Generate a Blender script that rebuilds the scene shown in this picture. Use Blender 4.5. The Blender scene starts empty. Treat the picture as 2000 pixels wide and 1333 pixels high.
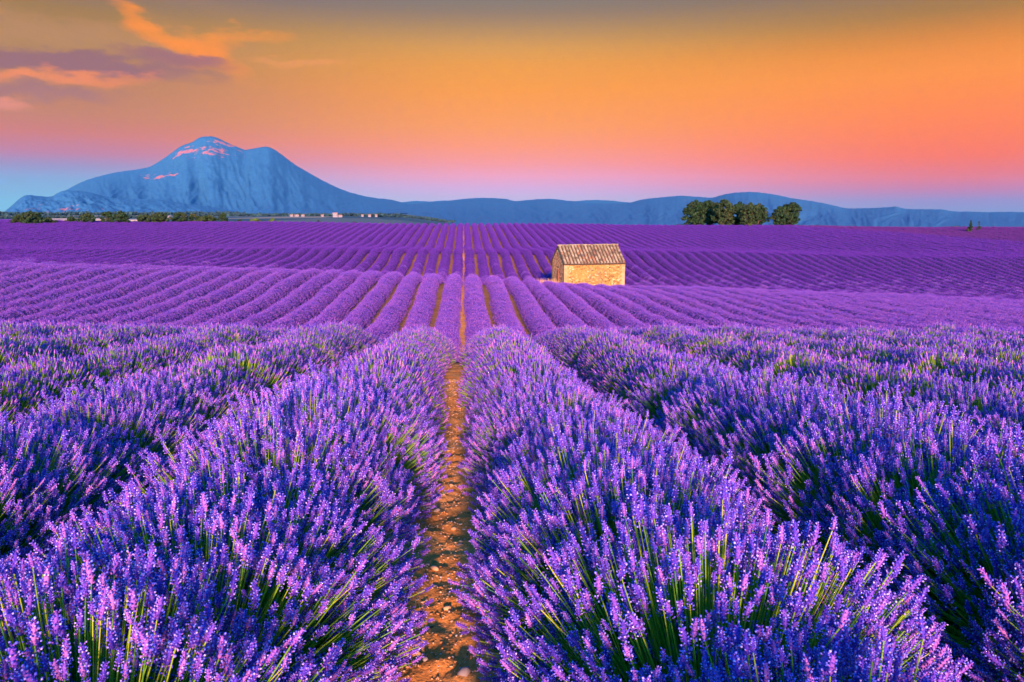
import bpy, math, random
import numpy as np
from mathutils import Vector, Matrix, noise as mnoise

SC = bpy.context.scene
COL = SC.collection
R = math.radians

# ------------------------------------------------------------------ camera, sky, sun, exposure
CAM_Z, YAW, PITCH, FPX = 1.5, R(3.95), R(10.81), 1333.33
cd = bpy.data.cameras.new('camera'); cam = bpy.data.objects.new('camera', cd); COL.objects.link(cam)
cd.sensor_width = 36.0; cd.lens = 24.0; cd.clip_start = 0.05; cd.clip_end = 60000
cam.location = (0, 0, CAM_Z); cam.rotation_euler = (math.pi / 2 - PITCH, 0, -YAW)
cd.dof.use_dof = True; cd.dof.focus_distance = 7.0; cd.dof.aperture_fstop = 11.0
SC.camera = cam
SC.view_settings.view_transform = 'Standard'; SC.view_settings.look = 'None'
SC.view_settings.gamma = 1.0; SC.view_settings.exposure = 2.15
SC.cycles.use_denoising = True
try:
    SC.cycles.denoiser = 'OPENIMAGEDENOISE'
except Exception:
    pass
SC.cycles.max_bounces = 5; SC.cycles.diffuse_bounces = 3; SC.cycles.glossy_bounces = 1
SC.cycles.transmission_bounces = 2; SC.cycles.volume_bounces = 0; SC.cycles.transparent_max_bounces = 4
SC.cycles.sample_clamp_indirect = 4.0

SUN_AZ, SUN_EL = R(179), R(15)          # azimuth measured clockwise from the rows' direction (+Y)
SUN_STRENGTH, SUN_COLOR, SUN_ANGLE = 2.5, (1.0, 0.52, 0.40), 4.0
NISHITA_STRENGTH, GLOW = 0.13, 0.225
HAZE_DENSITY, HAZE_COLOR = 3.2e-5, (0.10, 0.46, 0.80)

def ray(px, py):
    """Direction through a place in the photograph (2000 x 1333)."""
    f = Vector((math.sin(YAW) * math.cos(PITCH), math.cos(YAW) * math.cos(PITCH), -math.sin(PITCH)))
    r = Vector((math.cos(YAW), -math.sin(YAW), 0)); u = r.cross(f)
    return (f + r * ((px - 1000) / FPX) + u * ((666.5 - py) / FPX)).normalized()
def azel(px, py):
    d = ray(px, py)
    return math.degrees(math.atan2(d.x, d.y)), math.degrees(math.asin(d.z))
def at(px, py, dist):
    """Point `dist` metres away horizontally, in the direction of a place in the photograph."""
    d = ray(px, py); k = dist / math.hypot(d.x, d.y)
    return Vector((d.x * k, d.y * k, CAM_Z + d.z * k))
def lin(r, g, b, a=None):
    f = lambda c: (c / 255 / 12.92) if c <= 10.3 else ((c / 255 + 0.055) / 1.055) ** 2.4
    return (f(r), f(g), f(b), 1.0)

class NT:
    """small helper around a node tree"""
    def __init__(self, nt): self.nt = nt; self.n = nt.nodes; self.l = nt.links
    def new(self, t, **kw):
        nd = self.n.new(t)
        for k, v in kw.items(): setattr(nd, k, v)
        return nd
    def set(self, sock, v):
        if isinstance(v, bpy.types.NodeSocket): self.l.new(v, sock)
        else: sock.default_value = v
    def math(self, op, a, b=0.0, c=None, clamp=False):
        nd = self.new('ShaderNodeMath', operation=op, use_clamp=clamp)
        self.set(nd.inputs[0], a); self.set(nd.inputs[1], b)
        if c is not None: self.set(nd.inputs[2], c)
        return nd.outputs[0]
    def mix(self, fac, a, b, mode='MIX'):
        nd = self.new('ShaderNodeMix', data_type='RGBA', blend_type=mode)
        self.set(nd.inputs[0], fac); self.set(nd.inputs[6], a); self.set(nd.inputs[7], b)
        return nd.outputs[2]
    def remap(self, v, a, b, lo=0.0, hi=1.0, smooth=True):
        nd = self.new('ShaderNodeMapRange', interpolation_type='SMOOTHSTEP' if smooth else 'LINEAR')
        for i, x in enumerate((v, a, b, lo, hi)): self.set(nd.inputs[i], x)
        return nd.outputs[0]
    def noise(self, vec, scale, detail=3.0, rough=0.5, dim='3D'):
        nd = self.new('ShaderNodeTexNoise', noise_dimensions=dim)
        if vec is not None: self.l.new(vec, nd.inputs['Vector'])
        nd.inputs['Scale'].default_value = scale; nd.inputs['Detail'].default_value = detail; nd.inputs['Roughness'].default_value = rough
        return nd.outputs['Fac']
    def ramp(self, fac, stops):
        nd = self.new('ShaderNodeValToRGB'); el = nd.color_ramp.elements
        stops = sorted(stops)
        el[0].position, el[0].color = stops[0]; el[1].position, el[1].color = stops[-1]
        for p, c in stops[1:-1]:
            e = el.new(p); e.color = c
        self.set(nd.inputs[0], fac)
        return nd.outputs[0]

def build_world():
    w = bpy.data.worlds.new('World'); SC.world = w; w.use_nodes = True
    t = NT(w.node_tree); t.n.clear()
    co = t.new('ShaderNodeTexCoord').outputs['Generated']
    sep = t.new('ShaderNodeSeparateXYZ'); t.l.new(co, sep.inputs[0])
    X, Y, Z = sep.outputs
    el = t.math('MULTIPLY', t.math('ARCSINE', Z), 180 / math.pi)
    az = t.math('MULTIPLY', t.math('ARCTAN2', X, Y), 180 / math.pi)
    p = t.math('DIVIDE', t.math('ADD', el, 2.0), 22.0, clamp=True)
    AIR = (.24, .32, .56)                       # light the air below adds; the sky above it is that much less blue
    def above_air(px, y, c):
        d = ray(px, y); L = min(830 / max(d.z, 1e-3), 17000 / d.y); out = []
        for k, v in enumerate(lin(*c)[:3]):
            T = math.exp(-HAZE_DENSITY * HAZE_COLOR[k] * L); out.append(min(max((v - AIR[k] * (1 - T)) / T, 0.0), 1.2))
        return (*out, 1.0)
    def sky(px, rows):
        return t.ramp(p, [(min(max((azel(px, y)[1] + 2) / 22, 0), 1), above_air(px, y, c)) for y, c in rows])
    left = sky(60, [(440, (128, 192, 228)), (395, (128, 188, 226)), (350, (135, 170, 215)), (320, (158, 150, 198)), (295, (192, 134, 168)), (258, (208, 130, 132)), (215, (198, 134, 114)), (150, (186, 132, 106)),
                    (80, (176, 134, 94)), (10, (164, 126, 84)), (-70, (120, 110, 120))])
    mid = sky(1000, [(440, (170, 195, 230)), (390, (188, 184, 228)), (368, (212, 174, 222)), (345, (236, 164, 196)), (318, (247, 158, 162)), (288, (253, 157, 132)), (250, (252, 160, 106)), (180, (251, 160, 80)),
                     (130, (240, 160, 78)), (95, (220, 158, 88)), (60, (186, 144, 100)), (25, (152, 128, 112)), (-5, (132, 124, 120)), (-70, (104, 114, 140))])
    right = sky(1950, [(450, (125, 160, 214)), (415, (132, 155, 210)), (390, (152, 146, 204)), (368, (192, 132, 178)), (345, (222, 126, 148)), (300, (247, 124, 106)), (262, (252, 130, 72)), (220, (255, 137, 36)), (180, (255, 143, 8)),
                       (130, (253, 150, 6)), (90, (242, 146, 10)), (55, (218, 138, 42)), (10, (174, 126, 74)), (-70, (130, 112, 100))])
    a0, a1, a2 = azel(60, 300)[0], azel(1000, 300)[0], azel(1950, 300)[0]
    c = t.mix(t.remap(az, a0, a1), left, mid)
    c = t.mix(t.remap(az, a1, a2), c, right)
    # clouds: soft streaks high in the sky, drawn out along the horizon and ragged by noise
    comb = t.new('ShaderNodeCombineXYZ'); t.set(comb.inputs[0], t.math('MULTIPLY', az, 0.35)); t.set(comb.inputs[1], el)
    n1 = t.noise(comb.outputs[0], 0.42, 5, 0.55); n2 = t.noise(comb.outputs[0], 1.3, 5, 0.6)
    comb2 = t.new('ShaderNodeCombineXYZ'); t.set(comb2.inputs[0], t.math('ADD', t.math('MULTIPLY', az, 0.35), 40.0)); t.set(comb2.inputs[1], el)
    n3 = t.noise(comb2.outputs[0], 0.5, 4, 0.55)
    azw = t.math('ADD', az, t.math('MULTIPLY', t.math('SUBTRACT', n1, 0.5), 9.0))
    elw = t.math('ADD', el, t.math('ADD', t.math('MULTIPLY', t.math('SUBTRACT', n3, 0.5), 2.6), t.math('MULTIPLY', t.math('SUBTRACT', n2, 0.5), 1.2)))
    veil = t.remap(az, azel(560, 60)[0], azel(200, 60)[0]); veil = t.math('MULTIPLY', veil, t.remap(el, 8.5, 11.5))
    veil = t.math('MULTIPLY', veil, t.remap(n1, 0.42, 0.68))
    c = t.mix(t.math('MULTIPLY', veil, 0.45), c, lin(198, 142, 84))
    def streak(c, px, py, w_, h_, tilt, col, op, soft=0.15):
        u0, v0 = azel(px, py)
        s = azel(px + 50, py)[0] - u0; sx = s / 50; sy = (azel(px, py)[1] - azel(px, py + 50)[1]) / 50
        du = t.math('SUBTRACT', azw, u0); dv = t.math('SUBTRACT', elw, v0)
        du = t.math('DIVIDE', du, sx); dv = t.math('DIVIDE', dv, sy)
        ca, sa = math.cos(R(tilt)), math.sin(R(tilt))
        a = t.math('DIVIDE', t.math('ADD', t.math('MULTIPLY', du, ca), t.math('MULTIPLY', dv, sa)), w_)
        b = t.math('DIVIDE', t.math('SUBTRACT', t.math('MULTIPLY', dv, ca), t.math('MULTIPLY', du, sa)), h_)
        q = t.math('ADD', t.math('MULTIPLY', a, a), t.math('MULTIPLY', b, b))
        q = t.math('ADD', q, t.math('MULTIPLY', t.math('SUBTRACT', n2, 0.5), 1.5))
        return t.mix(t.math('MULTIPLY', t.remap(q, 1.35, soft), op), c, col)
    c = streak(c, 170, 74, 380, 30, 0, lin(196, 142, 88), .55, -.3)
    c = streak(c, 60, 112, 420, 22, -1, lin(154, 106, 110), .9, .1)
    c = streak(c, 330, 74, 170, 26, -24, lin(255, 148, 16), 1.0, -.4)
    c = streak(c, 430, 66, 130, 22, 4, lin(250, 152, 30), .9, -.5)
    c = streak(c, 398, 100, 70, 34, 22, lin(255, 148, 14), 1.0, -.4)
    c = streak(c, 330, 118, 120, 14, -3, lin(160, 106, 112), .85, .1)
    c = streak(c, 110, 146, 220, 17, 4, lin(246, 144, 76), 1.0, -.4)
    c = streak(c, 60, 178, 200, 20, 3, lin(164, 114, 118), .7, -.1)
    c = streak(c, 15, 204, 70, 12, 2, lin(230, 146, 116), .85, -.1)
    c = streak(c, 570, 122, 110, 9, 2, lin(244, 158, 84), .55, -.2)
    glow = t.new('ShaderNodeBackground'); t.l.new(c, glow.inputs[0]); glow.inputs[1].default_value = GLOW
    nis = t.new('ShaderNodeTexSky', sky_type='NISHITA', sun_disc=False)
    nis.sun_elevation = SUN_EL; nis.sun_rotation = SUN_AZ; nis.ozone_density = 6.0; nis.dust_density = 0.6; nis.altitude = 600
    nb = t.new('ShaderNodeBackground'); hs = t.new('ShaderNodeHueSaturation'); hs.inputs['Saturation'].default_value = 1.32; t.l.new(nis.outputs[0], hs.inputs['Color']); t.l.new(hs.outputs[0], nb.inputs[0]); nb.inputs[1].default_value = NISHITA_STRENGTH
    side = t.math('ABSOLUTE', t.math('SUBTRACT', az, 8.0))
    fac = t.math('MAXIMUM', t.remap(el, 16.5, 36.0), t.remap(side, 46.0, 95.0))
    mx = t.new('ShaderNodeMixShader'); t.l.new(fac, mx.inputs[0]); t.l.new(glow.outputs[0], mx.inputs[1]); t.l.new(nb.outputs[0], mx.inputs[2])
    out = t.new('ShaderNodeOutputWorld'); t.l.new(mx.outputs[0], out.inputs[0])
build_world()

sd = bpy.data.lights.new('sun', 'SUN'); sun = bpy.data.objects.new('sun', sd); COL.objects.link(sun)
sd.energy = SUN_STRENGTH; sd.angle = R(SUN_ANGLE); sd.color = SUN_COLOR
sdir = Vector((math.sin(SUN_AZ) * math.cos(SUN_EL), math.cos(SUN_AZ) * math.cos(SUN_EL), math.sin(SUN_EL)))
sun.rotation_euler = (-sdir).to_track_quat('-Z', 'Y').to_euler()

# ------------------------------------------------------------------ helpers
def tag(o, label=None, cat=None, group=None, kind=None):
    if label: o['label'] = label
    if cat: o['category'] = cat
    if group: o['group'] = group
    if kind: o['kind'] = kind
    return o
def link(o, parent=None, loc=None):
    COL.objects.link(o)
    if parent is not None: o.parent = parent
    if loc is not None: o.location = loc
    return o
def empty(name, loc, rz=0.0):
    o = bpy.data.objects.new(name, None); o.empty_display_size = 0.2
    link(o, None, loc); o.rotation_euler = (0, 0, rz)
    return o
def mesh_np(name, V, F, mats, midx=None, smooth=False):
    """V (n,3) array; F list of arrays, each (m,3) or (m,4); midx matching list of material index arrays"""
    me = bpy.data.meshes.new(name)
    F = [np.asarray(f, dtype=np.int32) for f in F if len(f)]
    nl = sum(f.size for f in F); npoly = sum(len(f) for f in F)
    me.vertices.add(len(V)); me.vertices.foreach_set('co', np.asarray(V, dtype=np.float32).ravel())
    me.loops.add(nl); me.polygons.add(npoly)
    me.loops.foreach_set('vertex_index', np.concatenate([f.ravel() for f in F]))
    tot = np.concatenate([np.full(len(f), f.shape[1], np.int32) for f in F])
    st = np.concatenate([[0], np.cumsum(tot)[:-1]]).astype(np.int32)
    me.polygons.foreach_set('loop_start', st); me.polygons.foreach_set('loop_total', tot)
    if midx is not None: me.polygons.foreach_set('material_index', np.concatenate([np.asarray(m, dtype=np.int32) for m in midx]))
    if smooth: me.polygons.foreach_set('use_smooth', np.ones(npoly, dtype=bool))
    for m in (mats if isinstance(mats, (list, tuple)) else [mats]): me.materials.append(m)
    me.update(calc_edges=True); me.validate()
    return me
def obj(name, me, parent=None, loc=None, rot=None):
    o = bpy.data.objects.new(name, me); link(o, parent, loc)
    if rot is not None: o.rotation_euler = rot
    return o
class MB:
    """collects boxes and free faces into one mesh"""
    def __init__(self): self.v = []; self.f = []; self.m = []
    def add(self, vs, fs, m=0):
        b = len(self.v); self.v += [tuple(x) for x in vs]; self.f += [tuple(b + i for i in q) for q in fs]; self.m += [m] * len(fs)
    def box(self, x0, x1, y0, y1, z0, z1, m=0, jit=0.0, rng=random, taper=0.0):
        vs = []
        for z in (z0, z1):
            for x, y in ((x0, y0), (x1, y0), (x1, y1), (x0, y1)):
                vs.append((x + rng.uniform(-jit, jit), y + rng.uniform(-jit, jit), z + rng.uniform(-jit, jit)))
        self.add(vs, [(3, 2, 1, 0), (4, 5, 6, 7), (0, 1, 5, 4), (1, 2, 6, 5), (2, 3, 7, 6), (3, 0, 4, 7)], m)
    def mesh(self, name, mats, smooth=False):
        me = bpy.data.meshes.new(name); me.from_pydata(self.v, [], self.f)
        for m in (mats if isinstance(mats, (list, tuple)) else [mats]): me.materials.append(m)
        me.polygons.foreach_set('material_index', self.m)
        if smooth: me.polygons.foreach_set('use_smooth', [True] * len(self.f))
        me.update()
        return me
def interp(tab, x):
    """smooth (Catmull-Rom style) interpolation in a table, numpy friendly"""
    xs = np.array([a for a, _ in tab], float); ys = np.array([b for _, b in tab], float)
    m = np.zeros_like(ys); d = np.diff(ys) / np.diff(xs)
    m[1:-1] = (d[:-1] * np.diff(xs)[1:] + d[1:] * np.diff(xs)[:-1]) / (xs[2:] - xs[:-2]); m[0] = d[0]; m[-1] = d[-1]
    x = np.clip(np.asarray(x, float), xs[0], xs[-1]); i = np.clip(np.searchsorted(xs, x) - 1, 0, len(xs) - 2)
    h = xs[i + 1] - xs[i]; s = (x - xs[i]) / h
    return ((2 * s**3 - 3 * s**2 + 1) * ys[i] + (s**3 - 2 * s**2 + s) * h * m[i] + (-2 * s**3 + 3 * s**2) * ys[i + 1] + (s**3 - s**2) * h * m[i + 1])
def fbm(x, y, octs=4, seed=0.0, lac=2.0, gain=0.5):
    """cheap value noise for arrays"""
    def vn(x, y, s):
        xi = np.floor(x).astype(np.int64); yi = np.floor(y).astype(np.int64); fx = x - xi; fy = y - yi
        fx = fx * fx * (3 - 2 * fx); fy = fy * fy * (3 - 2 * fy)
        def h(a, b):
            n = (a * 374761393 + b * 668265263 + int(s * 1013) * 974634777) & 0x7fffffff
            n = ((n ^ (n >> 13)) * 1274126177) & 0x7fffffff
            return ((n ^ (n >> 16)) & 0xffff) / 65535.0
        return (h(xi, yi) * (1 - fx) + h(xi + 1, yi) * fx) * (1 - fy) + (h(xi, yi + 1) * (1 - fx) + h(xi + 1, yi + 1) * fx) * fy
    x = np.asarray(x, float); y = np.asarray(y, float); v = 0; a = 1.0; t = 0
    for o in range(octs):
        v = v + a * vn(x, y, seed + o * 7.3); t += a; a *= gain; x = x * lac + 13.7; y = y * lac + 5.1
    return v / t

# ------------------------------------------------------------------ materials
def material(name, build, rough=0.85, spec=0.25):
    m = bpy.data.materials.new(name); m.use_nodes = True
    t = NT(m.node_tree); b = t.n['Principled BSDF']
    b.inputs['Roughness'].default_value = rough; b.inputs['Specular IOR Level'].default_value = spec
    c = build(t, b)
    if c is not None: t.set(b.inputs['Base Color'], c)
    return m
def c4(r, g, b): return (r, g, b, 1.0)
def rnd_obj(t): return t.new('ShaderNodeObjectInfo').outputs['Random']
def rnd_isl(t): return t.new('ShaderNodeNewGeometry').outputs['Random Per Island']
def pos(t): return t.new('ShaderNodeNewGeometry').outputs['Position']
def bump(t, b, h, strength, dist):
    n = t.new('ShaderNodeBump'); n.inputs['Strength'].default_value = strength; n.inputs['Distance'].default_value = dist
    t.l.new(h, n.inputs['Height']); t.l.new(n.outputs[0], b.inputs['Normal'])

def m_calyx(t, b):
    c = t.ramp(rnd_isl(t), [(0, c4(.05, .03, .38)), (.4, c4(.14, .05, .46)), (.7, c4(.34, .11, .46)), (1, c4(.56, .19, .44))])
    return t.mix(t.math('MULTIPLY', rnd_obj(t), .35), c, c4(.10, .05, .46))
def m_corolla(t, b):
    return t.ramp(rnd_isl(t), [(0, c4(.10, .10, .72)), (.5, c4(.28, .22, .92)), (.85, c4(.54, .40, .98)), (1, c4(.78, .62, 1.0))])
def m_stem(t, b):
    return t.ramp(rnd_isl(t), [(0, c4(.05, .20, .02)), (.55, c4(.19, .40, .015)), (1, c4(.48, .54, .03))])
def m_leaf(t, b):
    return t.ramp(rnd_isl(t), [(0, c4(.012, .06, .02)), (.6, c4(.04, .16, .015)), (1, c4(.13, .30, .02))])
def m_mass(t, b):
    P = pos(t); n = t.noise(P, 0.9, 3); n2 = t.noise(P, 14, 2)
    c = t.ramp(t.math('ADD', t.math('MULTIPLY', rnd_isl(t), .5), t.math('MULTIPLY', n2, .5)), [(.15, c4(.04, .011, .20)), (.45, c4(.115, .028, .31)), (.75, c4(.21, .052, .39)), (1, c4(.40, .15, .60))])
    weak = t.math('MULTIPLY', t.remap(n, .62, .78), t.remap(rnd_obj(t), .72, .95))       # plants that bloom thinly
    c = t.mix(t.math('MULTIPLY', weak, .75), c, c4(.10, .12, .03))
    sp = t.new('ShaderNodeSeparateXYZ'); t.l.new(P, sp.inputs[0])                        # an older planting at the far right corner
    edge = t.math('SUBTRACT', t.math('ADD', sp.outputs[0], t.math('MULTIPLY', sp.outputs[1], 1.1)), 244.0)
    return t.mix(t.math('MULTIPLY', t.remap(edge, 0, 8), .6), c, c4(.16, .035, .16))
def m_shade_heart(t, b):
    return t.mix(t.noise(pos(t), 9, 3), c4(.02, .035, .06), c4(.06, .03, .17))  # dark blue-violet stands for the shade inside the plant
def m_soil(t, b):
    P = pos(t); n = t.noise(P, 3.0, 5); n2 = t.noise(P, 60, 3)
    c = t.ramp(n, [(.3, c4(.56, .22, .045)), (.5, c4(.70, .30, .07)), (.7, c4(.78, .40, .13))])
    c = t.mix(t.math('MULTIPLY', t.remap(n2, .45, .75), .6), c, c4(.40, .17, .04))
    bump(t, b, n2, .7, .01)
    return c
def m_ground(t, b):
    P = pos(t); n = t.noise(P, 2.0, 4)
    c = t.ramp(n, [(.3, c4(.20, .095, .035)), (.7, c4(.34, .17, .06))])
    sp = t.new('ShaderNodeSeparateXYZ'); t.l.new(P, sp.inputs[0])
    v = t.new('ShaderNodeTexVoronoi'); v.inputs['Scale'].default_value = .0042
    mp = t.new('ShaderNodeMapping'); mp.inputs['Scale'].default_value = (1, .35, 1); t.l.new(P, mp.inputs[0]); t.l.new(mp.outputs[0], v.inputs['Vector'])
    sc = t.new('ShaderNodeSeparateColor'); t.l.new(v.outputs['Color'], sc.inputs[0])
    plain = t.ramp(sc.outputs[0], [(0, c4(.025, .075, .085)), (.55, c4(.04, .10, .12)), (.74, c4(.28, .24, .16)), (.80, c4(.045, .11, .12)), (1, c4(.12, .15, .13))])  # blue of distant haze painted into the field colours
    near = t.mix(t.remap(t.noise(P, .12, 3), .35, .65), c4(.16, .12, .04), c4(.09, .12, .03))
    c = t.mix(t.remap(sp.outputs[1], 162, 166), c, near)
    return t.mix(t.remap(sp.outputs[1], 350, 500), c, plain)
def m_pebble(t, b):
    return t.ramp(rnd_isl(t), [(0, c4(.30, .13, .04)), (.4, c4(.58, .30, .11)), (.75, c4(.72, .46, .24)), (.88, c4(.28, .27, .27)), (1, c4(.60, .55, .48))])
def m_stonepiece(t, b):
    P = pos(t)
    c = t.ramp(rnd_obj(t), [(0, c4(.22, .20, .19)), (.3, c4(.36, .34, .33)), (.55, c4(.66, .36, .14)), (1, c4(.74, .52, .30))])
    return t.mix(t.math('MULTIPLY', t.noise(P, 40, 3), .5), c, c4(.34, .20, .10))
def m_rubble(t, b):
    P = pos(t)
    oc = t.new('ShaderNodeTexCoord').outputs['Object']; sp = t.new('ShaderNodeSeparateXYZ'); t.l.new(oc, sp.inputs[0])
    c = t.ramp(rnd_isl(t), [(0, c4(.08, .045, .02)), (.2, c4(.22, .12, .035)), (.55, c4(.40, .24, .065)), (.82, c4(.52, .36, .13)), (1, c4(.64, .54, .30))])
    # streaks of lichen and dirt that ran down from the eaves
    wob = t.math('ADD', sp.outputs[0], t.math('MULTIPLY', t.math('SUBTRACT', t.noise(oc, 2.5, 3), .5), .7))
    s1 = t.remap(t.math('ABSOLUTE', t.math('SUBTRACT', wob, -.45)), .34, .05)
    s2 = t.remap(t.math('ABSOLUTE', t.math('SUBTRACT', wob, .62)), .62, .15)
    s = t.math('MULTIPLY', t.math('MAXIMUM', s1, s2), t.remap(t.noise(oc, 7, 3), .35, .6))
    return t.mix(t.math('MULTIPLY', s, .72), c, c4(.20, .14, .07))
def m_gable(t, b):
    return t.ramp(rnd_isl(t), [(0, c4(.18, .08, .04)), (.4, c4(.46, .21, .09)), (.8, c4(.62, .32, .14)), (1, c4(.74, .46, .22))])
def m_mortar(t, b):
    P = pos(t); n = t.noise(P, 5, 4); n2 = t.noise(P, 30, 3); bump(t, b, n2, .6, .02)
    return t.ramp(n, [(.3, c4(.28, .15, .035)), (.55, c4(.40, .235, .055)), (.8, c4(.50, .32, .09))])
def m_quoin(t, b):
    P = pos(t); bump(t, b, t.noise(P, 25, 3), .5, .02)
    return t.mix(t.noise(P, 12, 3), t.ramp(rnd_obj(t), [(0, c4(.40, .27, .09)), (.5, c4(.50, .36, .14)), (1, c4(.56, .44, .20))]), c4(.36, .23, .08))
def m_tile(t, b):
    P = pos(t); n = t.noise(P, 9, 4)
    c = t.ramp(rnd_obj(t), [(0, c4(.12, .085, .05)), (.2, c4(.26, .19, .09)), (.5, c4(.33, .25, .12)), (.75, c4(.42, .34, .19)), (.92, c4(.36, .15, .06)), (1, c4(.16, .13, .09))])
    c = t.mix(t.remap(n, .52, .70), c, c4(.12, .08, .05))
    bump(t, b, n, .5, .02)
    return t.mix(t.remap(t.noise(P, 17, 2), .62, .75), c, c4(.74, .60, .32))
def flat(r, g, b_, var=.15, scale=8.0):
    def f(t, b):
        return t.mix(t.noise(pos(t), scale, 3), c4(r * (1 - var), g * (1 - var), b_ * (1 - var)), c4(r * (1 + var), g * (1 + var), b_ * (1 + var)))
    return f
def m_treeleaf(base):
    def f(t, b):
        c = t.ramp(rnd_isl(t), [(0, c4(base[0] * .5, base[1] * .5, base[2] * .5)), (.5, c4(*base)), (1, c4(base[0] * 1.6, base[1] * 1.7, base[2] * 1.4))])
        return t.mix(t.math('MULTIPLY', t.remap(t.noise(pos(t), .5, 2), .5, .75), .35), c, c4(.10, .075, .022))
    return f
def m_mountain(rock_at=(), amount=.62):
    """wooded slopes tinted haze blue, limestone tinted evening pink showing through; rock_at lists (x, z, half width, half height) of the cliffs"""
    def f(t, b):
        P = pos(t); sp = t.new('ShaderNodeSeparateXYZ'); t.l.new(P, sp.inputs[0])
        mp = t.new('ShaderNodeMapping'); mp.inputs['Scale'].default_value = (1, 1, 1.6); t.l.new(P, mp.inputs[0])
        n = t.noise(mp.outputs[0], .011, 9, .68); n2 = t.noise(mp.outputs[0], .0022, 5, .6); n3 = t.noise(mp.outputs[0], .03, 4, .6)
        c = t.mix(n3, c4(.010, .082, .165), c4(.05, .20, .34))  # forest colour with the blue of far haze mixed in
        rock = t.mix(n3, c4(.30, .11, .11), c4(.54, .21, .19))  # limestone with the pink of low sunlight mixed in
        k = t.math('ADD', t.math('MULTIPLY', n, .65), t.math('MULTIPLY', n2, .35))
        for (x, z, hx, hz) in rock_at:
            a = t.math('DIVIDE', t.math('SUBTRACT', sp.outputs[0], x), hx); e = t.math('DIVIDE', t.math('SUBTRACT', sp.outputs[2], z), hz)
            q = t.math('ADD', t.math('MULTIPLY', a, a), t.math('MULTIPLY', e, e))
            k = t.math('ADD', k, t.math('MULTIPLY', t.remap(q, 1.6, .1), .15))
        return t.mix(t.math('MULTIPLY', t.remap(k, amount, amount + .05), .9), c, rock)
    return f

M = dict(
    calyx=material('lavender_calyx', m_calyx, .8), corolla=material('lavender_corolla', m_corolla, .7), stem=material('lavender_stem', m_stem, .7),
    leaf=material('lavender_leaf', m_leaf, .8), mass=material('lavender_bloom', m_mass, .85), shade_heart=material('lavender_shade_heart', m_shade_heart, .9), soil=material('path_soil', m_soil, .95, .1),
    ground=material('ground_soil', m_ground, .95, .1), pebble=material('pebble', m_pebble, .9), stone=material('field_stone', m_stonepiece, .9),
    rubble=material('rubble_stone', m_rubble, .9), gable=material('gable_stone', m_gable, .92), mortar=material('lime_mortar', m_mortar, .95),
    quoin=material('quoin_stone', m_quoin, .9), tile=material('clay_tile', m_tile, .85), deck=material('roof_deck', flat(.10, .06, .035), .9),
    brick=material('infill_brick', flat(.50, .17, .07, .3, 14), .9), dark=material('dark_opening', flat(.012, .01, .01), .9),
    grass=material('dry_grass', flat(.62, .36, .14, .3, 3), .9), trunk=material('bark', flat(.07, .05, .035, .3, 3), .95),
    oak=material('oak_leaf', m_treeleaf((.016, .042, .012)), .8), olive=material('olive_leaf', m_treeleaf((.024, .046, .012)), .8),
    bright=material('bright_leaf', m_treeleaf((.075, .13, .02)), .8), conifer=material('conifer_needle', m_treeleaf((.02, .05, .02)), .85),
    wood=material('far_wood', m_treeleaf((.02, .058, .06)), .9), stubble=material('stubble', flat(.50, .38, .25, .12, .02), .95),  # the woods' leaf colour has haze blue painted in
    plaster=material('pale_plaster', flat(.24, .22, .23, .06, .3), .9), rooftile=material('far_roof', flat(.45, .25, .16, .2, .5), .9),
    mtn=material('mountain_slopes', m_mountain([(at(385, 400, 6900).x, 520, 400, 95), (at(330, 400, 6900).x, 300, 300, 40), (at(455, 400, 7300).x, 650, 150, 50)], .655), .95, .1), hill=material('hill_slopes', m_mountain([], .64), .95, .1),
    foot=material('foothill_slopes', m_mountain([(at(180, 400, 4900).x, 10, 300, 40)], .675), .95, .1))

# ------------------------------------------------------------------ terrain
ROW_H = 0.78
TOP = [(-60, 1.6), (-20, 0.5), (0, -0.72), (5, -1.275), (10, -1.83), (13, -2.2), (16, -2.80), (20, -3.75), (26, -4.95), (32, -5.30), (41, -5.26), (48, -4.98), (52, -4.9),
       (56, -5.1), (65, -6.5), (72, -6.95), (77, -6.86), (88, -6.0), (95, -5.08), (100, -5.25), (109, -5.43), (125, -4.56), (145, -3.35), (158, -2.76), (162, -2.75),
       (175, -3.6), (200, -6.5), (300, -10.5), (600, -14.5), (1200, -18), (1300, -18), (1400, -18), (60000, -18)]
TL = [(-60, .02), (0, .03), (13, .03), (20, .02), (32, .016), (42, .02), (52, .037), (65, .042), (77, .04), (95, .006), (110, .008), (158, .008), (250, .003), (600, 0), (650, 0), (700, 0), (60000, 0)]
TR = [(-60, .02), (0, .02), (13, .02), (20, .015), (32, .017), (42, .04), (52, .062), (65, .045), (77, .033), (95, .021), (110, .015), (125, .012), (158, .009), (250, .003), (600, 0), (650, 0), (700, 0), (60000, 0)]
def soil(x, y):
    x = np.asarray(x, float); y = np.asarray(y, float)
    ax = np.sqrt(x * x + 9) - 3
    lat = np.where(x < 0, interp(TL, y) * ax, -interp(TR, y) * ax)
    und = 0.10 * np.sin(x * .11 + y * .031 + 1.0) * np.clip((y - 25) / 30, 0, 1) * np.clip((400 - y) / 200, 0, 1)
    dip = .45 * np.exp(-((x - 10.5) / 7) ** 2 - ((y - 54) / 7) ** 2)
    q = np.clip((x / np.maximum(y, 1.0) + .12) / .12, 0, 1); e = np.clip((y - 260) / 500, 0, 1)
    low = 26 * q * q * (3 - 2 * q) * e * e * (3 - 2 * e)          # the plain lies lower to the right
    return CAM_Z + interp(TOP, y) - ROW_H + lat + und - dip - low
def soil1(x, y): return float(soil(x, y))

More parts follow.
